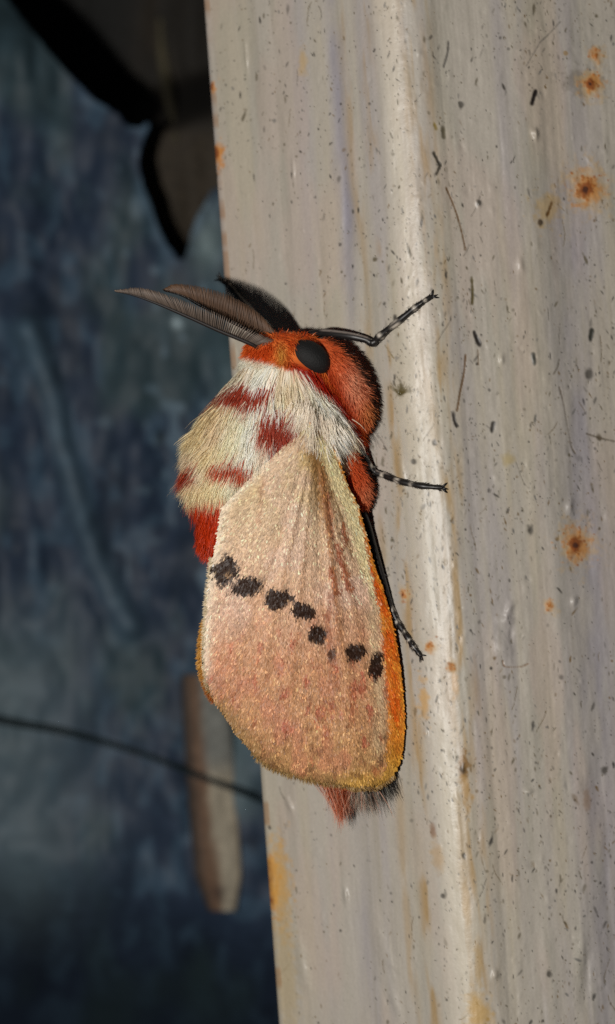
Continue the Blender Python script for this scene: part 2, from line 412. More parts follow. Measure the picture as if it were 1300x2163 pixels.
# ------------------------------------------------------------------ background
def build_background():
    st = 6
    xs = np.arange(-1100, 1500, st); ys = np.arange(-700, 2700, st)
    X, Y_ = np.meshgrid(xs, ys)
    dep = 66+6*(fbm(X*.004, Y_*.003, 5, 3)-.5)
    # folds: a long slanting crease and softer pleats
    def crease(pts, amp, w):
        S = spline(pts, 60); d = np.full(X.shape, 1e9)
        for p in S: d = np.minimum(d, np.hypot(X-p[0], Y_-p[1]))
        return amp*np.exp(-(d/w)**2)
    dep -= crease([(60, 700), (100, 800), (130, 930), (165, 1060), (210, 1190), (275, 1320)], 1.6, 24)
    dep -= crease([(40, 60), (45, 400), (60, 760), (50, 1100)], 1.2, 40)
    dep += 1.8*(vn(X*.014, Y_*.008, 15)-.5)+.5*(vn(X*.04, Y_*.025, 16)-.5)
    dep += 75*smooth(1760, 2420, Y_-.2*np.clip(X, -150, 700))**1.2 + 8*smooth(0, 260, 150-Y_-.5*np.maximum(X, -200))  # sheet swept back at bottom and top left, shaped to darken there
    hole = [(-150, -900), (0, -20), (62, 62), (140, 150), (205, 212), (250, 240), (268, 268), (296, 272), (308, 258), (318, 262), (300, 300), (293, 345), (303, 395), (325, 455), (352, 515), (386, 556),
            (398, 520), (402, 492), (418, 455), (445, 405), (475, 385), (760, 380), (760, -900)]
    sd = polysd(X, Y_, hole)
    base = np.empty(X.shape+(3,)); f = .46
    base[:] = C(27, 37, 51, f)
    n1 = fbm(X*.012, Y_*.008, 101, 4); n2 = fbm(X*.03, Y_*.018, 105, 4); n3 = fbm(X*.006, Y_*.003, 111, 3)
    base = mix(base, C(23, 32, 44, f), smooth(.5, .7, n1))
    base = mix(base, C(42, 58, 72, f), .8*smooth(.5, .72, n2))
    base = mix(base, C(36, 50, 52, f), .7*smooth(.5, .68, n3))
    pale = smooth(.66, .76, vn(X*.05, Y_*.028, 120)*.7+.3*vn(X*.02, Y_*.01, 125))*smooth(60, 420, X)*(1-smooth(1150, 1400, Y_))
    base = mix(base, C(82, 100, 112, f), .5*pale)
    # worn, greyer cloth, and a lit area above the cord painted in
    g = np.exp(-((X-40)/150)**2)*smooth(1180, 1420, Y_)*(1-smooth(1850, 2080, Y_)); base = mix(base, C(58, 70, 76, f), .85*g)
    g = np.exp(-((X-438)/38)**2-((Y_-515)/75)**2); base = mix(base, C(84, 98, 100, f), .9*g)
    g = np.exp(-((X-480)/50)**2)*smooth(560, 640, Y_)*(1-smooth(900, 1050, Y_)); base = mix(base, C(56, 72, 76, f), .7*g)
    g = np.exp(-((X-500)/55)**2)*smooth(1420, 1560, Y_)*(1-smooth(1700, 1760, Y_)); base = mix(base, C(66, 80, 84, f), .8*g)  # lit grey-blue area above the cord, put into the colour
    sd_edge = np.exp(-((sd-8)/12)**2)*(Y_ > 200); base = mix(base, C(56, 74, 88, f), .55*sd_edge*smooth(.4, .6, n2))
    S = spline([(60, 700), (100, 800), (130, 930), (165, 1060), (210, 1190), (275, 1320)], 80); d = np.full(X.shape, 1e9)
    for p in S: d = np.minimum(d, np.hypot(X-p[0], Y_-p[1]))
    base = mix(base, C(58, 74, 84, f), .55*np.exp(-(d/26)**2))  # light line of the fold, painted along the crease
    g = np.exp(-((X-338)/10)**2-((Y_-922)/16)**2); base = mix(base, C(12, 16, 14, f), .95*g)
    g = np.exp(-((X-375)/14)**2-((Y_-682)/12)**2); base = mix(base, C(130, 145, 150, f), .8*g)
    def sheetY(x, y):
        xi = np.clip(np.round((np.asarray(x)-xs0[0])/st).astype(int), 0, len(xs0)-1); yi = np.clip(np.round((np.asarray(y)-ys0[0])/st).astype(int), 0, len(ys0)-1)
        return dep0[yi, xi]
    xs0, ys0, dep0 = xs, ys, dep
    P = W(X, Y_, dep)
    # pull near-edge vertices of the torn notch onto its outline so the tear is clean
    F = gridfaces(len(ys), len(xs)); sf = sd.ravel()
    keep = (sf[F] > 0).sum(1) >= 2
    V = P.reshape(-1, 3)
    gy, gx = np.gradient(sd, st); mv = np.where((sd < 0) & (sd > -2*st), -sd, 0)
    P2 = W(X+gx*mv, Y_+gy*mv, dep).reshape(-1, 3)
    F = F[keep]; used = np.unique(F); re = -np.ones(len(V), int); re[used] = np.arange(len(used))
    o = mesh('blue_sheet', P2[used], re[F], M_sheet, None, base.reshape(-1, 3)[used])
    md = o.modifiers.new('thickness', 'SOLIDIFY'); md.thickness = .35*MM; md.offset = -1
    o['label'] = 'crumpled mottled dark blue sheet with a torn notch, out of focus beside the post'; o['category'] = 'sheet'

    # dark wall seen through the tear
    xs = np.arange(-1100, 1500, 12); ys = np.arange(-900, 1000, 12); X, Y_ = np.meshgrid(xs, ys)
    dep = 82+5*(fbm(X*.006, Y_*.002, 6, 3)-.5)+.8*(vn(X*.03, Y_*.006, 7)-.5)
    dep = dep+12-22*smooth(190, 300, Y_+.35*(X-300)); dep = np.maximum(dep, sheetY(X, Y_)+2.2)
    wall0 = (xs, ys, dep)
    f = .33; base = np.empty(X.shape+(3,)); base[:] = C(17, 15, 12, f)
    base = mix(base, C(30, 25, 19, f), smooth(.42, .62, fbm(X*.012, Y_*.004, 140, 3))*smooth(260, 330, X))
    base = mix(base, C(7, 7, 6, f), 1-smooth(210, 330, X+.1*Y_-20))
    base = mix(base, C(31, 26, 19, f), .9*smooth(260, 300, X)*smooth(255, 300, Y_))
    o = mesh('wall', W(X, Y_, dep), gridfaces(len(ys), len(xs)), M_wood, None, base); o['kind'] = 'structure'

    # a pale brown splinter in the dark gap
    c = spline([(338, 40, 0), (343, 110, 0), (352, 170, 0), (366, 240, 0), (372, 300, 0)], 40)
    c[:, 2] = wall0[2][np.round((c[:, 1]-wall0[1][0])/12).astype(int), np.round((c[:, 0]-wall0[0][0])/12).astype(int)]-.15; c[:, 2] = np.convolve(np.pad(c[:, 2], 4, mode='edge'), np.ones(9)/9, 'valid')
    Pc = W(c[:, 0], c[:, 1], c[:, 2]); R = np.interp(np.linspace(0, 1, 40), [0, .3, .7, 1], [.3, .6, .7, .2])
    V, Q, T = tube_arrays(Pc, R, 12)
    Cn = V.copy(); V[:, 1] = V[:, 1]
    k = mix(np.broadcast_to(C(44, 40, 29, .24), V.shape).copy(), C(30, 28, 20, .24), vn(V[:, 2]*2, V[:, 0]*4, 3))
    o = mesh('wood_splinter', V, [Q, T], M_wood, None, k); o['label'] = 'dim olive-brown wood splinter in the dark gap above the torn sheet'; o['category'] = 'splinter'

    # brown strip hanging in front of the sheet: rounded plank, brown on one side and beige on the other
    n, mcols = 90, 40
    yy = np.linspace(1425, 1925, n); tt = (yy-1425)/500
    lx = np.interp(yy, [1425, 1520, 1700, 1850, 1925], [384, 386, 398, 412, 440]); rx = np.interp(yy, [1425, 1520, 1700, 1850, 1925], [474, 488, 503, 512, 500])
    ph = np.arange(mcols)/mcols*2*np.pi
    cx, hw = (lx+rx)/2, (rx-lx)/2
    xx = cx[:, None]+hw[:, None]*np.sign(np.cos(ph))[None]*np.abs(np.cos(ph))[None]**.8
    mid_ = sheetY(cx, yy); mid_ = np.convolve(np.pad(mid_, 10, mode='edge'), np.ones(21)/21, 'valid'); ff = mid_[:, None]-.9-1.0*np.sign(np.sin(ph))[None]*np.abs(np.sin(ph))[None]**.8*np.ones((n, 1))+1.0*(vn(xx*.03, yy[:, None]*.006, 4)-.5)
    V = W(xx, yy[:, None], ff); s = (xx-lx[:, None])/(rx-lx)[:, None]
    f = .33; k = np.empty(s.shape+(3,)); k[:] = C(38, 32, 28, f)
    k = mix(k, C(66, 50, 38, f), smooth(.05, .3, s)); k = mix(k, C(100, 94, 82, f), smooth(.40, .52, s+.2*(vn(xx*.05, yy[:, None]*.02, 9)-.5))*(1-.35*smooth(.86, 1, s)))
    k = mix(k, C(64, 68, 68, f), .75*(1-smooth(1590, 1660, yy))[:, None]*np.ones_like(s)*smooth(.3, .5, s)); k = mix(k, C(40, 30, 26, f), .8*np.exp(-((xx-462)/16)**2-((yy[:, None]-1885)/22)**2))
    V = np.vstack([V.reshape(-1, 3), V[0].mean(0)[None], V[-1].mean(0)[None]]); i = np.arange(mcols); j = (i+1) % mcols
    caps = np.vstack([np.stack([np.full(mcols, n*mcols), j, i], -1), np.stack([np.full(mcols, n*mcols+1), (n-1)*mcols+i, (n-1)*mcols+j], -1)])
    k = np.vstack([k.reshape(-1, 3), k[0].mean(0)[None], k[-1].mean(0)[None]])
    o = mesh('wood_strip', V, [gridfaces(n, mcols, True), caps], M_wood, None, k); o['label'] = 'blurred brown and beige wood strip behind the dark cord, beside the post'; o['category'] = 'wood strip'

    c = spline([(-1090, 1370, 0), (-600, 1420, 0), (-250, 1468, 0), (0, 1520, 0), (150, 1548, 0), (300, 1592, 0), (420, 1638, 0), (550, 1688, 0), (680, 1740, 0), (1000, 1850, 0)], 260)
    sy_ = sheetY(c[:, 0], c[:, 1])-.35-1.95*smooth(360, 400, c[:, 0])*(1-smooth(500, 560, c[:, 0])); c[:, 2] = np.convolve(np.pad(sy_, 3, mode='edge'), np.ones(7)/7, 'valid')-.1
    Pc = W(c[:, 0], c[:, 1], c[:, 2]); V, Q, T = tube_arrays(Pc, np.interp(c[:, 0], [-100, 100, 300, 680], [.55, .42, .3, .32]), 12)
    k = np.broadcast_to(C(9, 17, 19, .35), V.shape)
    o = mesh('cord', V, [Q, T], M_cord, None, k); o['label'] = 'thin dark cord slanting across the blue sheet and the wood strip'; o['category'] = 'cord'
build_background()

# ------------------------------------------------------------------ the moth
root_loc = on_post(690, 1000)
moth = bpy.data.objects.new('moth', None); col.objects.link(moth)
moth.empty_display_size = .005
moth['label'] = 'furry cream and red moth with pinkish black-spotted wings clinging to the painted post'
moth['category'] = 'moth'

# body: head, thorax and abdomen as one lofted surface: y, centre x, half width, centre depth, half depth
BODY = np.array([
    (699, 606, 4, 1.2, .3), (704, 606, 40, 1.2, 1.4), (716, 600, 66, 1.3, 2.3), (735, 602, 80, 1.5, 3.0), (760, 606, 88, 1.9, 3.5), (785, 606, 100, 2.3, 4.2), (815, 604, 120, 2.6, 5.0), (855, 592, 142, 2.9, 5.6),
    (900, 580, 152, 3.0, 5.9), (950, 568, 155, 3.1, 5.9), (1000, 552, 146, 3.2, 5.6), (1040, 540, 124, 3.4, 5.0), (1075, 525, 98, 3.6, 4.2), (1110, 515, 98, 3.9, 4.0),
    (1150, 522, 104, 4.1, 3.9), (1180, 545, 98, 4.2, 3.8), (1230, 575, 92, 4.3, 3.6), (1300, 600, 92, 4.4, 3.5), (1400, 630, 88, 4.5, 3.3), (1500, 662, 80, 4.5, 3.0), (1580, 690, 70, 4.5, 2.6), (1640, 712, 52, 4.4, 2.0), (1668, 722, 34, 4.3, 1.4), (1684, 727, 4, 4.3, .3)])
_by = np.concatenate([np.linspace(699, 716, 12), np.linspace(720, 1640, 180), np.linspace(1643, 1684, 16)])
def body_at(y):
    return [np.interp(y, BODY[:, 0], BODY[:, k]) for k in (1, 2, 3, 4)]
def body_pt(y, ph):
    c, r, Yc, d = body_at(y)
    return W(c+r*np.cos(ph), y, Yc-d*np.sin(ph))
def body_nrm(y, ph):
    a = body_pt(y+6, ph)-body_pt(y-6, ph); b = body_pt(y, ph+.02)-body_pt(y, ph-.02)
    n = np.cross(a, b); n /= np.linalg.norm(n, axis=-1, keepdims=True)+1e-9
    c, r, Yc, d = body_at(y); out = body_pt(y, ph)-W(c, y, Yc)
    return n*np.sign((n*out).sum(-1, keepdims=True))

RED = [
    [(428, 862), (460, 824), (501, 820), (544, 828), (584, 826), (562, 850), (530, 866), (491, 864), (462, 852)],
    [(566, 874), (612, 884), (636, 929), (628, 953), (601, 948), (551, 930), (540, 907)],
    [(446, 976), (487, 967), (536, 990), (529, 1005), (491, 1001), (452, 993)],
    [(370, 1010), (386, 978), (416, 972), (409, 1003), (388, 1020)]]
COLLAR = np.array([(380, 700), (470, 752), (520, 757), (575, 768), (625, 790), (675, 818), (715, 852), (745, 900), (760, 940)], float)
def collar_y(x): return np.interp(x, COLLAR[:, 0], COLLAR[:, 1])

def body_color(px, py, front, jit=0.0):
    n = fbm(px*.02, py*.02, 200, 3)
    k = np.empty(px.shape+(3,)); k[:] = C(238, 227, 210)
    k = mix(k, C(214, 192, 146), .85*(1-smooth(420, 540, px+60*(n-.5))))
    k = mix(k, C(206, 190, 172), .6*smooth(.5, .7, n))
    k = mix(k, C(196, 172, 124), .5*smooth(.55, .7, fbm(px*.03, py*.012, 203, 3)))
    k = mix(k, C(226, 204, 196), .5*np.exp(-((px-560)/45)**2-((py-960)/40)**2))
    for i, poly in enumerate(RED):
        sd = polysd(px, py, poly)+jit
        k = mix(k, C(150, 40, 10) if i != 2 else C(168, 58, 26), .96*(1-smooth(-3, 4, sd)))
    dy = py-collar_y(px)+.4*jit
    head = 1-smooth(-5, 4, dy)
    hd = mix(np.broadcast_to(C(212, 108, 46), k.shape), C(192, 78, 28), smooth(.45, .65, n))
    hd = mix(hd, C(156, 30, 14), smooth(-34, -14, dy)*smooth(585, 640, px))
    hd = mix(hd, C(196, 150, 70), .9*np.exp(-((px-594)/13)**2-((py-750)/24)**2))
    k = mix(k, hd, head)
    ab = smooth(1052, 1062, py+jit); k = mix(k, C(184, 56, 16), ab)
    return k

ph = np.arange(64)/64*2*np.pi
YY, PH = np.meshgrid(_by, ph, indexing='ij')
V = body_pt(YY, PH); bx_, by_ = UNW(V)
K = body_color(bx_, by_, None)
V = np.vstack([V.reshape(-1, 3), V[0].mean(0)[None], V[-1].mean(0)[None]]); K = np.vstack([K.reshape(-1, 3), K[0, :1], K[-1, :1]])
nb = len(_by); i = np.arange(64); j = (i+1) % 64
caps = np.vstack([np.stack([np.full(64, nb*64), j, i], -1), np.stack([np.full(64, nb*64+1), (nb-1)*64+i, (nb-1)*64+j], -1)])
mesh('body', V, [gridfaces(nb, 64, True), caps], M_skin, moth, K)

# ---- the wing facing the camera: two boundary curves, left (inner and outer margin) and right (leading edge)
WL = np.array([(654, 892), (625, 922), (594, 950), (558, 982), (512, 1028), (470, 1074), (463, 1109), (455, 1160), (446, 1195), (438, 1260), (433, 1330), (432, 1400), (444, 1460), (474, 1510), (508, 1558), (552, 1604), (600, 1631), (670, 1649), (735, 1661), (752, 1663)], float)
WR = np.array([(657, 892), (680, 915), (700, 938), (714, 965), (736, 1024), (761, 1080), (788, 1180), (810, 1245), (829, 1310), (844, 1390), (852, 1460), (856, 1530), (851, 1585), (840, 1622), (820, 1648), (796, 1660), (785, 1663)], float)
WLs = spline(WL, 600); WRs = spline(WR, 600)
def wl(y): return np.interp(y, WLs[:, 1], WLs[:, 0])
def wr(y): return np.interp(y, WRs[:, 1], WRs[:, 0])
SH = np.array([668, 905.0])                                 # shoulder, the veins fan from here
def wing_depth(px, py):
    l, r = wl(py), wr(py); w = np.clip((px-l)/(r-l+1e-6), 0, 1); v = np.clip((py-892)/771, 0, 1)
    YL = np.interp(v, [0, .08, .24, .34, .5, .7, .85, 1], [-3.2, -3.4, -2.9, -1.9, -.9, -.1, .5, 1.6])
    YR = np.interp(v, [0, .06, .17, .3, .5, .7, .9, 1], [-3.2, -2.6, -.6, .8, 1.4, 1.3, 1.9, 2.2])
    Y = YL*(1-w)+YR*w-(1.0+1.0*smooth(.05, .4, v))*(1-smooth(.85, 1.05, v)*.6)*4*w*(1-w)*(.75+.5*w)*.8
    th = np.arctan2(px-SH[0], py-SH[1]); rad = np.hypot(px-SH[0], py-SH[1])
    for t0, a, wd_ in ((.12, .16, .035), (.03, -.12, .04), (-.10, .10, .03), (-.22, .09, .03), (-.33, -.08, .05), (.2, .10, .025)):
        Y = Y-a*np.exp(-((th-t0)/wd_)**2)*smooth(20, 160, rad)*(1-.6*smooth(400, 700, rad))
    return Y+.05*(fbm(px*.02, py*.01, 310, 3)-.5)

SPOTS = [(477, 1204, 25, 29, .5), (525, 1238, 33, 18, -.25), (586, 1263, 28, 20, 0), (641, 1289, 23, 17, .2), (671, 1336, 17, 17, 0), (701, 1378, 9, 17, 0), (746, 1377, 20, 18, 0), (793, 1404, 14, 27, .1)]
def wing_color(px, py, jit=0.0):
    l, r = wl(py), wr(py); dr = r-px; dl = px-l
    th = np.arctan2(px-SH[0], py-SH[1]); rad = np.hypot(px-SH[0], py-SH[1])
    n = fbm(px*.015, py*.012, 220, 4); fz = vn(px*.28, py*.2, 225); stk = fbm(th*28, rad*.012, 230, 4)
    stops = [(892, (196, 172, 122)), (960, (204, 180, 130)), (1080, (216, 190, 158)), (1180, (216, 184, 156)), (1300, (208, 166, 136)), (1400, (200, 150, 114)), (1520, (194, 146, 106)), (1600, (188, 146, 100)), (1663, (180, 142, 92))]
    ys = [s[0] for s in stops]; cs = np.array([C(*s[1]) for s in stops])
    k = np.stack([np.interp(py, ys, cs[:, c]) for c in range(3)], -1)
    k = mix(k, C(222, 192, 176), .55*smooth(.5, .7, n)*(1-smooth(1250, 1400, py)))
    k = mix(k, C(196, 130, 104), .55*smooth(.48, .7, fbm(px*.03, py*.02, 240, 4))*smooth(1230, 1400, py))
    k = mix(k, C(138, 98, 52), .9*np.exp(-((px-(664+.16*(py-950)))/20)**2)*smooth(915, 960, py)*(1-smooth(1040, 1160, py)))
    k = mix(k, C(156, 100, 62), .85*np.exp(-((px-(676+.105*(py-950)))/7)**2)*smooth(960, 1000, py)*(1-smooth(1330, 1420, py))*(.4+fz*.9))
    k = mix(k, C(240, 226, 204), .85*np.exp(-(dl/16)**2)*smooth(940, 1000, py)*(1-smooth(1380, 1470, py)))  # whitish shimmer of the inner fold painted into the colour
    # leading edge: pale band, then orange, yellow at the tip
    pb = (1-smooth(24, 42, dr+10*(fz-.5)))*(1-smooth(1220, 1330, py))
    k = mix(k, C(234, 220, 174), .95*pb)
    k = mix(k, C(136, 100, 58), .75*np.exp(-((dr-44+.0*py)/4)**2)*(1-smooth(1150, 1220, py)))
    ow = np.interp(py, [940, 1100, 1180, 1300, 1400, 1550, 1600, 1663], [2, 5, 10, 26, 36, 38, 34, 20])
    og = (1-smooth(ow-4, ow+4, dr+8*(fz-.5)))
    oc = mix(np.broadcast_to(C(214, 96, 22), k.shape), C(224, 140, 48), smooth(.45, .7, stk)); oc = mix(oc, C(206, 156, 60), smooth(1540, 1630, py))
    oc = mix(oc, C(222, 150, 50), .6*(1-smooth(2, 9, dr)))
    k = mix(k, oc, og)
    k = mix(k, C(214, 194, 158), .6*np.exp(-((dr-ow-16)/14)**2)*smooth(1250, 1320, py)*(1-smooth(1560, 1620, py)))
    # rusty streaks along the veins
    for xa, ya, xb, yb, wd_, kk in ((712, 1150, 736, 1245, 8, .9), (700, 1200, 712, 1250, 8, .8), (724, 1110, 728, 1145, 5, .7), (690, 1040, 702, 1130, 5, .6), (560, 1010, 546, 1100, 4, .3), (690, 1300, 700, 1420, 6, .45), (704, 1380, 712, 1440, 6, .5), (700, 1255, 694, 1300, 6, .5)):
        t = np.clip(((px-xa)*(xb-xa)+(py-ya)*(yb-ya))/((xb-xa)**2+(yb-ya)**2), 0, 1)
        d = np.hypot(px-xa-t*(xb-xa), py-ya-t*(yb-ya))+8*(fz-.5)+8*(stk-.5)
        k = mix(k, C(160, 82, 52), kk*(1-smooth(wd_*.4, wd_*1.3, d)))
    hatch0 = fbm(th*75, rad*.035, 290, 3)
    # red flecks over the lower half
    fl_ = smooth(.64, .78, fbm(th*42+.0*px, rad*.03, 250, 3))*smooth(1250, 1420, py)*(dr > 30)
    k = mix(k, C(178, 84, 66), .7*fl_)
    for x, y, s in ((745, 1460, 13), (765, 1450, 11), (700, 1500, 12), (684, 1500, 10), (745, 1500, 12), (690, 1550, 10), (595, 1400, 9), (540, 1440, 8), (620, 1350, 8)):
        d = np.hypot((px-x)*1.5, (py-y)*.5)+12*(fz-.5)+14*(hatch0-.5); k = mix(k, C(176, 78, 54), .6*(1-smooth(s*.5, s*1.2, d)))
    hatch = fbm(th*75, rad*.035, 290, 3); k = k*(.80+.40*hatch)[..., None]
    k = mix(k, C(150, 84, 60), .45*smooth(.60, .72, fbm(th*64, rad*.05, 295, 3))*smooth(1300, 1450, py)*(dr > 34))
    for t0 in (.115, .03, -.1, -.22, -.33, .2): k = mix(k, C(176, 128, 88), .35*np.exp(-((th-t0-.01)/.012)**2)*smooth(80, 200, rad))
    # outer margin olive and dark flecks near it
    mg = np.minimum(np.where(py > 1430, dl*.75, 999), (1664-py)*1.0)
    k = mix(k, C(152, 120, 78), .75*(1-smooth(10, 38, mg+14*(fz-.5)))*smooth(1430, 1500, py))
    k = mix(k, C(150, 118, 74), .6*(1-smooth(2, 10, mg))*smooth(1430, 1500, py))
    k = mix(k, C(192, 148, 70), .8*smooth(1610, 1650, py)*smooth(690, 760, px))
    k = mix(k, C(110, 70, 46), .55*smooth(.70, .8, vn(th*60, rad*.06, 260))*smooth(1480, 1580, py)*(dr > 36))
    # the row of dark spots
    for q, (x, y, a, b, rr) in enumerate(SPOTS):
        c_, s_ = math.cos(rr), math.sin(rr); X_ = px-x; Y2 = py-y
        d = np.sqrt(((X_*c_+Y2*s_)/a)**2+((-X_*s_+Y2*c_)/b)**2)*(1+.5*(fbm(px*.06, py*.06, 270+q, 3)-.5)*2*.8)+.30*(fz-.5)-.12
        k = mix(k, C(44, 26, 18), (.98 if q != 5 else .8)*(1-smooth(.78, 1.08, d)))
    if True:
        d = np.hypot((px-484)/8, (py-1212)/7); k = mix(k, C(200, 160, 120), .6*(1-smooth(.5, 1.2, d+1.2*(fz-.5))))
    return k*(.80+.30*fz)[..., None]*np.array([1.0, .975, .93])

def vrows(n):
    q = np.linspace(0, 1, n); return 892.2+770.6*(.5-.5*np.cos(np.pi*q))*.45+770.6*.55*q
rows = vrows(380); wq = np.linspace(0, 1, 210)
PX = wl(rows)[:, None]*(1-wq)[None]+wr(rows)[:, None]*wq[None]; PY = np.broadcast_to(rows[:, None], PX.shape)
wingP = W(PX, PY, wing_depth(PX, PY))
fw = mesh('forewing', wingP, gridfaces(380, 210), M_wing, moth, wing_color(PX, PY))
md = fw.modifiers.new('thickness', 'SOLIDIFY'); md.thickness = .10*MM; md.offset = -1 if False else 1
fw['label'] = 'pinkish cream wing with a row of dark spots and an orange edge'

def wing_frame(px, py):
    e = 2.0
    p = W(px, py, wing_depth(px, py)); a = W(px+e, py, wing_depth(px+e, py))-p; b = W(px, py+e, wing_depth(px, py+e))-p
    n = np.cross(a, b); n /= np.linalg.norm(n, axis=1, keepdims=True); n *= -np.sign(n[:, 1:2])
    return p, n

def flakes(name, root, dirs, nrm, length, width, tilt, K, mat, parent):
    """overlapping scales: a small pointed quad each, lifted at its free end"""
    N = len(root)
    dirs = dirs-nrm*(dirs*nrm).sum(1, keepdims=True); dirs /= np.linalg.norm(dirs, axis=1, keepdims=True)+1e-9
    side = np.cross(nrm, dirs); L_ = length[:, None]; w_ = width[:, None]
    roll = rng.normal(0, .25, (N, 1))
    s2 = side+nrm*roll
    a = root; b = root+dirs*L_*.55+nrm*(tilt[:, None]*L_*.45)
    c = root+dirs*L_+nrm*(tilt[:, None]*L_)
    V = np.stack([a-s2*w_*.22, a+s2*w_*.22, b+s2*w_*.5, c+s2*w_*.3, c-s2*w_*.3, b-s2*w_*.5], 1)
    o = (np.arange(N)*6)[:, None]
    F = np.vstack([o+np.array([[0, 1, 2, 5]]), o+np.array([[5, 2, 3, 4]])])
    return mesh(name, V, F, mat, parent, np.repeat(K[:, None], 6, 1).reshape(-1, 3), False, 'stuff')

N = 30000
py = rng.uniform(900, 1660, int(N*1.2)); px = wl(py)+(wr(py)-wl(py))*rng.uniform(.005, .995, len(py))
keep = rng.random(len(py)) < (wr(py)-wl(py))/420; px, py = px[keep], py[keep]
p, n = wing_frame(px, py)
d = p-W(SH[0], SH[1], -3.0); d += rng.normal(0, .22, d.shape)*np.linalg.norm(d, axis=1, keepdims=True)
Kf = wing_color(px+rng.normal(0, 2, len(px)), py+rng.normal(0, 2, len(px)))*rng.uniform(.78, 1.22, (len(px), 1))
glint = rng.random(len(px)) < .10*(1-smooth(.25, .1, Kf[:, 0])); Kf[glint] = np.minimum(Kf[glint]*1.5+np.array([.08, .06, .02]), .9)  # some scales coloured lighter to stand for golden glints
flakes('wing_scales', p+n*.035, d, n, rng.uniform(.18, .36, len(px)), rng.uniform(.09, .15, len(px)), np.abs(rng.normal(.06, .13, len(px))), Kf, M_scale, fw)

# fringe along inner and outer margins
q = rng.uniform(0, 1, 5200)
idx = np.interp(q, [0, 1], [0, 599]); lx = np.interp(idx, np.arange(600), WLs[:, 0]); ly = np.interp(idx, np.arange(600), WLs[:, 1])
sel = ly > 1180; lx, ly = lx[sel], ly[sel]
bx2 = rng.uniform(740, 840, 600); by2 = np.interp(bx2, WRs[::-1, 0][:], WRs[::-1, 1]) if False else 1662-.012*(bx2-740)**1.0-np.maximum(bx2-800, 0)**2*.018
lx = np.concatenate([lx, bx2]); ly = np.concatenate([ly, by2])
p, n = wing_frame(np.clip(lx, wl(ly)+1, wr(ly)-1), ly)
ctr = np.array([650, 1350.0]); od = np.stack([lx-ctr[0], ly*0, -(ly-ctr[1])*.8], 1); od[:, 2] -= 90
od = od/np.linalg.norm(od, axis=1, keepdims=True)+rng.normal(0, .25, od.shape)
kf = mix(np.broadcast_to(C(188, 158, 104), p.shape).copy(), C(136, 98, 52), rng.random(len(p))); kf = mix(kf, C(232, 218, 188), .85*(1-smooth(1400, 1470, ly))); kf = mix(kf, C(112, 84, 54), .8*smooth(1450, 1490, ly)*(1-smooth(1570, 1600, ly)))
Lf = np.where(ly < 1430, rng.uniform(.2, .5, len(p)), rng.uniform(.15, .55, len(p))*np.where((ly > 1460) & (ly < 1585), .5, 1.1))*np.where((lx > 545) & (lx < 690), 1.15, 1)
hairs('wing_fringe', p-od*.08, od, Lf, .09, kf*.8, np.minimum(kf*1.15, .9), M_fur, fw, nseg=3)

# ---- the far wing, folded steeply down behind the body; only its fringed fold shows
rows2 = np.linspace(1085, 1640, 150); wq2 = np.linspace(0, 1, 60)
off = np.interp(rows2, [1085, 1190, 1290, 1340, 1400, 1440, 1500, 1560, 1640], [14, 8, 3, -6, -8, -4, 3, 8, 10])
x0 = wl(rows2)+off; PX2 = x0[:, None]+(26*wq2+40*wq2**2)[None]-10*np.sin(np.pi*wq2)[None]; PY2 = np.broadcast_to(rows2[:, None], PX2.shape)
Y0 = wing_depth(wl(rows2)+1, rows2)+.35
dp = np.interp(rows2, [1085, 1200, 1400, 1560, 1640], [5.0, 6.5, 7.0, 5.0, 1.5])
PD2 = Y0[:, None]+dp[:, None]*wq2[None]
kk = mix(np.broadcast_to(C(212, 150, 70), PX2.shape+(3,)).copy(), C(196, 96, 34), smooth(1400, 1470, PY2)); kk = mix(kk, C(214, 176, 150), smooth(.1, .3, np.broadcast_to(wq2, PX2.shape)))
fw2 = mesh('forewing', W(PX2, PY2, PD2), gridfaces(150, 60), M_wing, moth, kk)
md = fw2.modifiers.new('thickness', 'SOLIDIFY'); md.thickness = .10*MM; md.offset = -1
fw2['label'] = 'far wing folded behind, only its golden fringe showing'
yq = rng.uniform(1305, 1480, 1500); xq = np.interp(yq, rows2, x0); dq = np.interp(yq, rows2, Y0)+rng.uniform(0, .5, 1500)
pq = W(xq+1, yq, dq); od = np.stack([-np.ones(1500), -.2*np.ones(1500), -.9*np.ones(1500)], 1)+rng.normal(0, .3, (1500, 3))
kf = mix(np.broadcast_to(C(222, 172, 84), pq.shape).copy(), C(170, 80, 26), np.clip(smooth(1400, 1480, yq)*.7+rng.random(1500)*.4, 0, 1))
hairs('wing_fringe', pq, od, rng.uniform(.25, .6, 1500), .09, kf*.85, kf, M_fur, fw2, nseg=3)

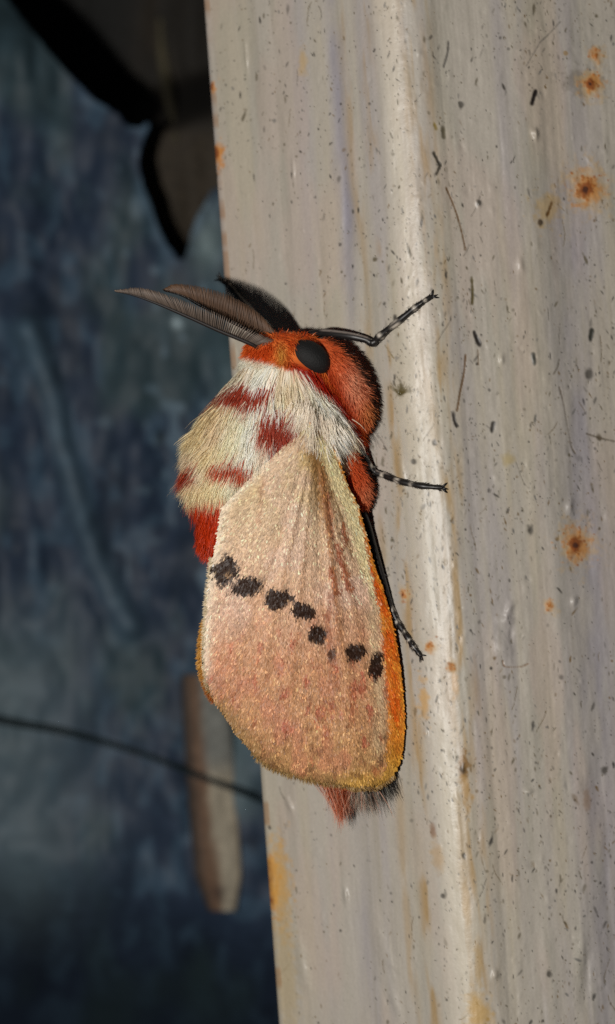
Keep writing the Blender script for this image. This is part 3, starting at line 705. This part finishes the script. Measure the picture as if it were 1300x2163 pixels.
# ---- fur
EYE = (646, 748, 35, 32)
def grow(name, y0, y1, N, length, lift, flow, jit_px, width=.055, clump=.45, parent=moth, front_only=None, dens=None):
    y = rng.uniform(y0, y1, N*2); ph = rng.uniform(0, 2*np.pi, N*2)
    c, r, Yc, d = body_at(y); ok = rng.random(N*2) < (r/160)
    back = np.sin(ph) < -.25; ok &= ~(back & (rng.random(N*2) < .6))
    y, ph = y[ok], ph[ok]
    P = body_pt(y, ph); n = body_nrm(y, ph); px, py = UNW(P); fr = n[:, 1] < .2
    # nothing under the wing, nothing over the eye
    inw = fr & (py > 905) & (px > wl(np.clip(py, 892.5, 1662))+4) & (px < wr(np.clip(py, 892.5, 1662))-2)
    eye = fr & (((px-EYE[0])/(EYE[2]-3))**2+((py-EYE[1])/(EYE[3]-3))**2 < 1)
    k_ = ~(inw | eye); P, n, px, py, fr, y, ph = P[k_], n[k_], px[k_], py[k_], fr[k_], y[k_], ph[k_]
    Nn = len(P)
    down = DN[None]+np.stack([.004*(px-600)*np.where(py < 1000, 1, .3), np.zeros(Nn), np.zeros(Nn)], 1)
    dirs = n*lift+down*flow+rng.normal(0, .16, (Nn, 3))
    cl = fbm(px*.03, py*.03, 400, 2)-.5; dirs[:, 0] += .9*cl
    L_ = length*rng.uniform(.6, 1.15, Nn)
    dd = dirs/np.linalg.norm(dirs, axis=1, keepdims=True)
    tx, ty = UNW(P+dd*L_[:, None]); tyc = np.clip(ty, 892.5, 1662); over = fr & (ty > 925) & (tx > wl(tyc)+6) & (tx < wr(tyc)); L_ = np.where(over & (px < 600), L_*.42, np.where(over, L_*.75, L_))
    mid = P+dd*(L_*.55)[:, None]; mx_, my_ = UNW(mid)
    K = body_color(mx_, my_, None, rng.normal(0, jit_px, Nn))*rng.uniform(.88, 1.15, (Nn, 1))
    bend = -n*.25*lift+DN[None]*.12+rng.normal(0, .06, (Nn, 3))
    return hairs(name, P-n*.05, dirs, L_, width*rng.uniform(.7, 1.2, Nn), np.minimum(K*1.2, .93), np.minimum(K*1.35, .93), M_fur, parent, bend, 4, clump, nrm=n)
grow('head_fur', 702, 775, 8000, .85, .75, .55, 2.5, .055, .3)
grow('thorax_fur', 768, 1050, 50000, 2.6, .26, 1.0, 5.0, .08, .4)
grow('abdomen_fur', 1052, 1182, 8000, 1.0, .35, 1.0, 2.0, .055, .35)

# white tufts over the wing base (tegula) so the shoulder is buried in fur
N = 1500
bx = rng.normal(640, 34, N); by = rng.normal(885, 16, N)+.55*(bx-640)*np.where(bx < 640, -.5, .6)
bY = wing_depth(np.clip(bx, 600, 720), np.maximum(by, 905))+.15
P = W(bx, by, bY); dirs = np.stack([.012*(bx-660)+.02, -.18+.0*bx, -1+.0*bx], 1)+rng.normal(0, .16, (N, 3))
mx_, my_ = bx, by+25
K = body_color(mx_, np.minimum(my_, 1000), None, rng.normal(0, 5, N))*rng.uniform(.8, 1.15, (N, 1))
hairs('shoulder_fur', P, dirs, rng.uniform(1.0, 2.1, N), .055, K*1.15, np.minimum(K*1.3, .92), M_fur, moth, None, 4, .4, nrm=np.broadcast_to(np.array([0.1, -1, 0.1]), P.shape))

# tail tuft: red, then pale and blackish hairs
def tuft(n, cx, cy, sx, sy, dirx, ln, cols, depth, spread=.012):
    x = rng.normal(cx, sx, n); y = rng.normal(cy, sy, n); P = W(x, y, depth+rng.normal(0, .7, n))
    dr = np.stack([dirx/50+.0+spread*(x-cx), rng.normal(0, .1, n), -np.ones(n)], 1)+rng.normal(0, .12, (n, 3))
    K = cols[rng.integers(0, len(cols), n)]*rng.uniform(.75, 1.2, (n, 1)); return P, dr, ln*rng.uniform(.5, 1.1, n), K
parts = [tuft(900, 708, 1640, 17, 12, 9, 3.9, np.array([C(196, 108, 72), C(214, 154, 124), C(188, 92, 56)]), 3.9, -.012),
         tuft(420, 752, 1645, 18, 10, 8, 3.0, np.array([C(196, 150, 128), C(180, 168, 150)]), 4.2),
         tuft(420, 792, 1642, 18, 10, 16, 3.1, np.array([C(70, 66, 60), C(46, 44, 42), C(150, 144, 130)]), 4.0),
         tuft(160, 818, 1636, 9, 9, 18, 2.4, np.array([C(46, 42, 38), C(60, 54, 48)]), 3.6)]
P, dr, ln, K = [np.concatenate([q[k] for q in parts]) for k in range(4)]
hairs('tail_fur', P, dr, ln, .05, K*.9, np.minimum(K*1.15, .9), M_fur, moth, None, 4, .3)

# ---- eyes
def ellipsoid(c, r, nu=40, nv=24):
    u = np.arange(nu)/nu*2*np.pi; v = np.linspace(.001, np.pi-.001, nv)
    V = np.stack([np.outer(np.sin(v), np.cos(u)), np.outer(np.sin(v), np.sin(u)), np.outer(np.cos(v), np.ones(nu))], -1)*r+c
    return V.reshape(-1, 3), gridfaces(nv, nu, True)
ev, ef = ellipsoid(np.zeros(3), np.array([1.9, 1.3, 1.27])); ca, sa = math.cos(.55), math.sin(.55)
ev = np.stack([ev[:, 0]*ca+ev[:, 2]*sa, ev[:, 1], -ev[:, 0]*sa+ev[:, 2]*ca], 1)+W(655, 754, -.5); mesh('eye', ev, ef, M_eye, moth, np.broadcast_to(C(20, 20, 20), ev.shape))
ev, ef = ellipsoid(W(545, 750, 3.4), np.array([1.3, 1.2, 1.25])); mesh('eye', ev, ef, M_eye, moth, np.broadcast_to(C(20, 20, 20), ev.shape))

# ---- antennae: a tapering shaft with two rows of comb teeth
def antenna(shaft, upper, Ys, Yt, n, kcol, kshaft, back):
    s = spline(shaft, 120); u = spline(upper, 120)
    tt = np.linspace(0, 1, 120); Yv = Ys+(Yt-Ys)*tt
    P = W(s[:, 0], s[:, 1], Yv); V, Q, T = tube_arrays(P, np.interp(tt, [0, .6, 1], [.22, .16, .05]), 10)
    o = mesh('antenna', V, [Q, T], M_ant, moth, np.broadcast_to(kshaft, V.shape))
    U_ = W(u[:, 0], u[:, 1], Yv-.5*np.sin(np.pi*np.clip(tt+.1, 0, 1)))
    parts = []
    for row in (0, 1):
        for i in range(n):
            f = (i+.5)/n*119; a = int(f); g = f-a; b = min(a+1, 119)
            p0 = P[a]*(1-g)+P[b]*g; f2 = min(f+2.0, 119); a2 = int(f2); b2 = min(a2+1, 119); g2 = f2-a2
            p1 = U_[a2]*(1-g2)+U_[b2]*g2
            if row:
                d = p1-p0; p1 = p0+d*.82+np.array([0, np.linalg.norm(d)*.75, 0])
            mid = (p0+p1)/2+np.array([0, -.12*np.linalg.norm(p1-p0), 0])*(1 if not row else -.3)+rng.normal(0, .012, 3)
            c = spline([p0, mid, p1+rng.normal(0, .02, 3)], 6)
            v, q_, t_ = tube_arrays(c, np.array([.085, .085, .08, .075, .065, .035])*.85, 5)
            sh = rng.uniform(.75, 1.25); ramp = np.r_[np.repeat(np.linspace(.65, 1.25, 6), 5), .65, 1.25][:, None]
            parts.append((v, q_, t_, np.asarray(kcol)[None]*ramp*sh*(1 if not row else .7)))
    V, F, K = join(parts)
    mesh('antenna_comb', V, F, M_ant, o, K, True, 'stuff')
antenna([(546, 734), (524, 723), (461, 697), (403, 671), (345, 646), (288, 625), (244, 615)],
        [(590, 722), (556, 708), (474, 668), (403, 640), (330, 615), (288, 608), (243, 613)], -.6, -2.2, 104, C(92, 80, 71), C(28, 22, 20), 0)
antenna([(592, 726), (545, 706), (480, 674), (425, 645), (385, 624), (348, 614)],
        [(584, 702), (540, 656), (480, 622), (422, 605), (370, 600), (345, 611)], .9, .6, 92, C(84, 63, 48), C(30, 22, 18), 0)

# ---- legs
def leg(pts, radii, bands, femur=None, name_label=None, seed=0, claws=True, stripe=None):
    """pts: (px, py, Y) path; the last one touches the post"""
    r_ = np.random.default_rng(seed); n = 140
    path = spline(pts, n); P = W(path[:, 0], path[:, 1], path[:, 2]); tt = np.linspace(0, 1, n)
    R = np.interp(tt, np.linspace(0, 1, len(radii)), radii)*(1+.10*np.sin(tt*60)*smooth(.5, .6, tt))
    V, Q, T = tube_arrays(P, R, 12)
    blk = C(26, 23, 22); wht = C(188, 178, 164)
    m = np.zeros(n)
    for a, b in bands: m = np.maximum(m, smooth(a-.012, a+.012, tt)*(1-smooth(b-.012, b+.012, tt)))
    sidew = np.clip(vn(np.arange(12)[None]*1.3+0*tt[:, None], tt[:, None]*30, seed*3)*2.2-.45, 0, 1)
    K = mix(np.broadcast_to(blk, (n, 12, 3)), wht, m[:, None]*sidew)
    if stripe:                                            # pale lines running along the shin
        a, b = stripe; ss = smooth(a, a+.04, tt)*(1-smooth(b-.04, b, tt))
        for c_ in (2, 3, 8): K[:, c_] = mix(K[:, c_], C(150, 138, 130), .85*ss)
    K = np.vstack([K.reshape(-1, 3), K[0, :1], K[-1, :1]])
    parts = [(V, Q, T, K)]
    if claws:
        end = P[-1]; dr = P[-1]-P[-8]; dr /= np.linalg.norm(dr); sd = np.cross(dr, [0, -1, 0])
        for sgn, l_ in ((1, .62), (-1, .55), (.3, .7)):
            c = spline([end-dr*.1, end+dr*.28*l_+sd*sgn*.30+np.array([0, -.12, 0]), end+dr*.6*l_+sd*sgn*.42+np.array([0, .1, 0])], 7)
            v, q_, t_ = tube_arrays(c, np.linspace(.10, .025, 7), 6); parts.append((v, q_, t_, np.broadcast_to(blk, v.shape)))
    V, F, Kc = join(parts)
    o = mesh('leg', V, F, M_leg, moth, Kc)
    # short bristles and scales
    nb_ = 420; i_ = r_.integers(20, n-1, nb_); ph_ = r_.uniform(0, 2*np.pi, nb_)
    Tn = np.gradient(P, axis=0); Tn /= np.linalg.norm(Tn, axis=1, keepdims=True)
    A = np.cross(Tn, [0.13, -1, .21]); A /= np.linalg.norm(A, axis=1, keepdims=True); B = np.cross(Tn, A)
    nr = A[i_]*np.cos(ph_)[:, None]+B[i_]*np.sin(ph_)[:, None]
    K = mix(np.broadcast_to(blk, (nb_, 3)), wht, np.clip(m[i_]*.5+(r_.random(nb_) < .10)*.7, 0, 1))
    hairs('bristles', P[i_]+nr*R[i_][:, None]*.8, nr*.55+Tn[i_]+r_.normal(0, .15, (nb_, 3)), r_.uniform(.15, .42, nb_), .05, K, K, M_fur, o, nseg=2)
    if femur:
        sp, hw, dpth, cfun, blackside = femur
        S = spline(sp, 60); w_ = np.interp(np.linspace(0, 1, 60), np.linspace(0, 1, len(hw)), hw)
        T2 = np.gradient(S[:, :2], axis=0); T2 /= np.linalg.norm(T2, axis=1, keepdims=True); N2 = np.stack([-T2[:, 1], T2[:, 0]], 1)
        ph_ = np.arange(28)/28*2*np.pi
        def pt(f, a):
            i = np.clip(f*59, 0, 58.999); k = i.astype(int); g = (i-k)
            L_ = lambda arr: arr[k]*(1-g)[:, None]+arr[k+1]*g[:, None] if arr.ndim > 1 else arr[k]*(1-g)+arr[k+1]*g
            s_, nn, ww = L_(S), L_(N2), L_(w_); dd = dpth*ww/max(hw)
            x = s_[:, 0]+nn[:, 0]*ww*np.cos(a); y = s_[:, 1]+nn[:, 1]*ww*np.cos(a)
            return W(x, y, s_[:, 2]-dd*np.sin(a)), nn, L_(T2)
        ff, aa = np.meshgrid(np.linspace(0, 1, 60), ph_, indexing='ij')
        Vf, _, _ = pt(ff.ravel(), aa.ravel()); bx_, by_ = UNW(Vf)
        mesh('femur', Vf, gridfaces(60, 28, True), M_skin, o, cfun(bx_, by_)*.8)
        nn_ = 8000; f = r_.uniform(0.01, .99, nn_); a = r_.uniform(0, 2*np.pi, nn_)
        Pf, n2, t2 = pt(f, a)
        nr = np.stack([n2[:, 0]*np.cos(a), -np.sin(a), -n2[:, 1]*np.cos(a)], 1); tg = np.stack([t2[:, 0], 0*a, -t2[:, 1]], 1)
        dirs = nr*.6+tg*.75+r_.normal(0, .16, (nn_, 3)); bx_, by_ = UNW(Pf); K = cfun(bx_, by_)*r_.uniform(.8, 1.15, (nn_, 1))
        edge = (np.cos(a)*blackside > .80); K[edge & (r_.random(nn_) < .75)] = C(44, 28, 22)
        ln = np.where(edge, r_.uniform(.35, .8, nn_), r_.uniform(.35, .9, nn_))
        hairs('femur_fur', Pf, dirs, ln, .06, K*1.0, np.minimum(K*1.25, .9), M_fur, o, None, 3, .25, nrm=nr)
    return o

def oc1(x, y):
    k = np.empty(np.shape(x)+(3,)); k[:] = C(206, 98, 52)
    k = mix(k, C(224, 160, 126), .9*np.exp(-((x-750)/26)**2-((y-815)/50)**2)); k = mix(k, C(206, 150, 92), .6*np.exp(-((x-778)/18)**2-((y-870)/30)**2))
    e = np.interp(y, [700, 785, 837, 883, 930], [640, 688, 722, 744, 765]); k = mix(k, C(176, 58, 24), .8*(1-smooth(2, 26, x-e)))
    k = mix(k, C(26, 20, 18), .95*(1-smooth(-2, 3, polysd(x, y, [(668, 735), (684, 760), (694, 790), (660, 782)]))))
    return k
def oc2(x, y):
    k = np.empty(np.shape(x)+(3,)); k[:] = C(204, 94, 50)
    return mix(k, C(212, 140, 100), .7*np.exp(-((x-772)/16)**2-((y-1040)/26)**2))

sY = lambda x, y, l=.22: float(surfY(x, y))-l
# right foreleg with its furry femur
leg([(640, 712, 1.5), (668, 704, 1.6), (700, 705, 2.0), (740, 710, 2.2), (772, 717, sY(772, 717, 1.2)), (788, 724, sY(788, 724, .8)), (806, 708, sY(806, 708, .5)), (850, 672, sY(850, 672, .35)), (885, 644, sY(885, 644, .3)), (914, 625, sY(914, 625, .18))],
    [.30, .34, .38, .36, .30, .34, .33, .28, .24, .17], [(.655, .675), (.725, .76), (.85, .868), (.93, .945)],
    ([(664, 724, 1.4), (694, 745, .9), (727, 788, .6), (751, 838, 1.0), (762, 882, 1.8), (762, 912, 2.4)], [12, 26, 36, 37, 29, 8], 1.9, oc1, -1), seed=1, stripe=(.12, .5))
# right middle leg
leg([(712, 893, -1.0), (728, 910, -.4), (748, 934, .8), (768, 962, 2.0), (789, 994, sY(789, 994, .8)), (812, 1004, sY(812, 1004, .5)), (850, 1018, sY(850, 1018, .4)), (895, 1027, sY(895, 1027, .28)), (936, 1030, sY(936, 1030, .18))],
    [.10, .20, .26, .30, .26, .27, .26, .25, .17], [(.44, .47), (.60, .63), (.71, .735), (.80, .812)],
    ([(722, 936, 1.0), (738, 972, 1.6), (753, 1010, 2.2), (762, 1040, 2.7), (764, 1072, 3.2)], [12, 20, 26, 25, 10], 1.5, oc2, -1), seed=2, stripe=(.5, .68))
# right hind leg, running under the wing edge
leg([(752, 1062, 3.2), (772, 1100, 2.8), (792, 1170, 2.4), (812, 1240, 2.2), (826, 1284, sY(826, 1284, .6)), (842, 1316, sY(842, 1316, .4)), (860, 1344, sY(860, 1344, .3)), (874, 1366, sY(874, 1366, .25)), (890, 1386, sY(890, 1386, .15))],
    [.34, .36, .36, .34, .30, .27, .26, .25, .16], [(.50, .53), (.60, .625), (.70, .72), (.79, .805), (.88, .892)], seed=3)
# left legs, mostly hidden by the body
leg([(590, 716, 3.6), (560, 690, 5.5), (530, 656, 8.5), (510, 634, sY(510, 634, 1.2)), (492, 612, sY(492, 612, .4)), (476, 596, sY(482, 596, .15)), (464, 588, sY(482, 588, .1))],
    [.3, .34, .36, .32, .28, .24, .16], [(.72, .75), (.84, .86)], seed=4)
leg([(560, 960, 8.0), (545, 985, 9.6), (528, 1000, sY(528, 1000, .8)), (524, 1030, sY(524, 1030, .3)), (522, 1050, sY(522, 1050, .15))], [.34, .34, .3, .26, .16], [(.6, .64), (.8, .83)], seed=5)
leg([(590, 1180, 7.6), (575, 1230, 9.0), (560, 1290, sY(560, 1290, .7)), (556, 1330, sY(556, 1330, .3)), (558, 1360, sY(558, 1360, .15))], [.34, .34, .3, .26, .16], [(.6, .64), (.8, .83)], seed=6)

# put the moth's empty at its base on the post, parts keep their places
moth.location = root_loc*MM
bpy.context.view_layer.update()
from mathutils import Matrix
inv = Matrix.Translation(-moth.location)
for ch in list(moth.children):
    ch.matrix_parent_inverse = inv
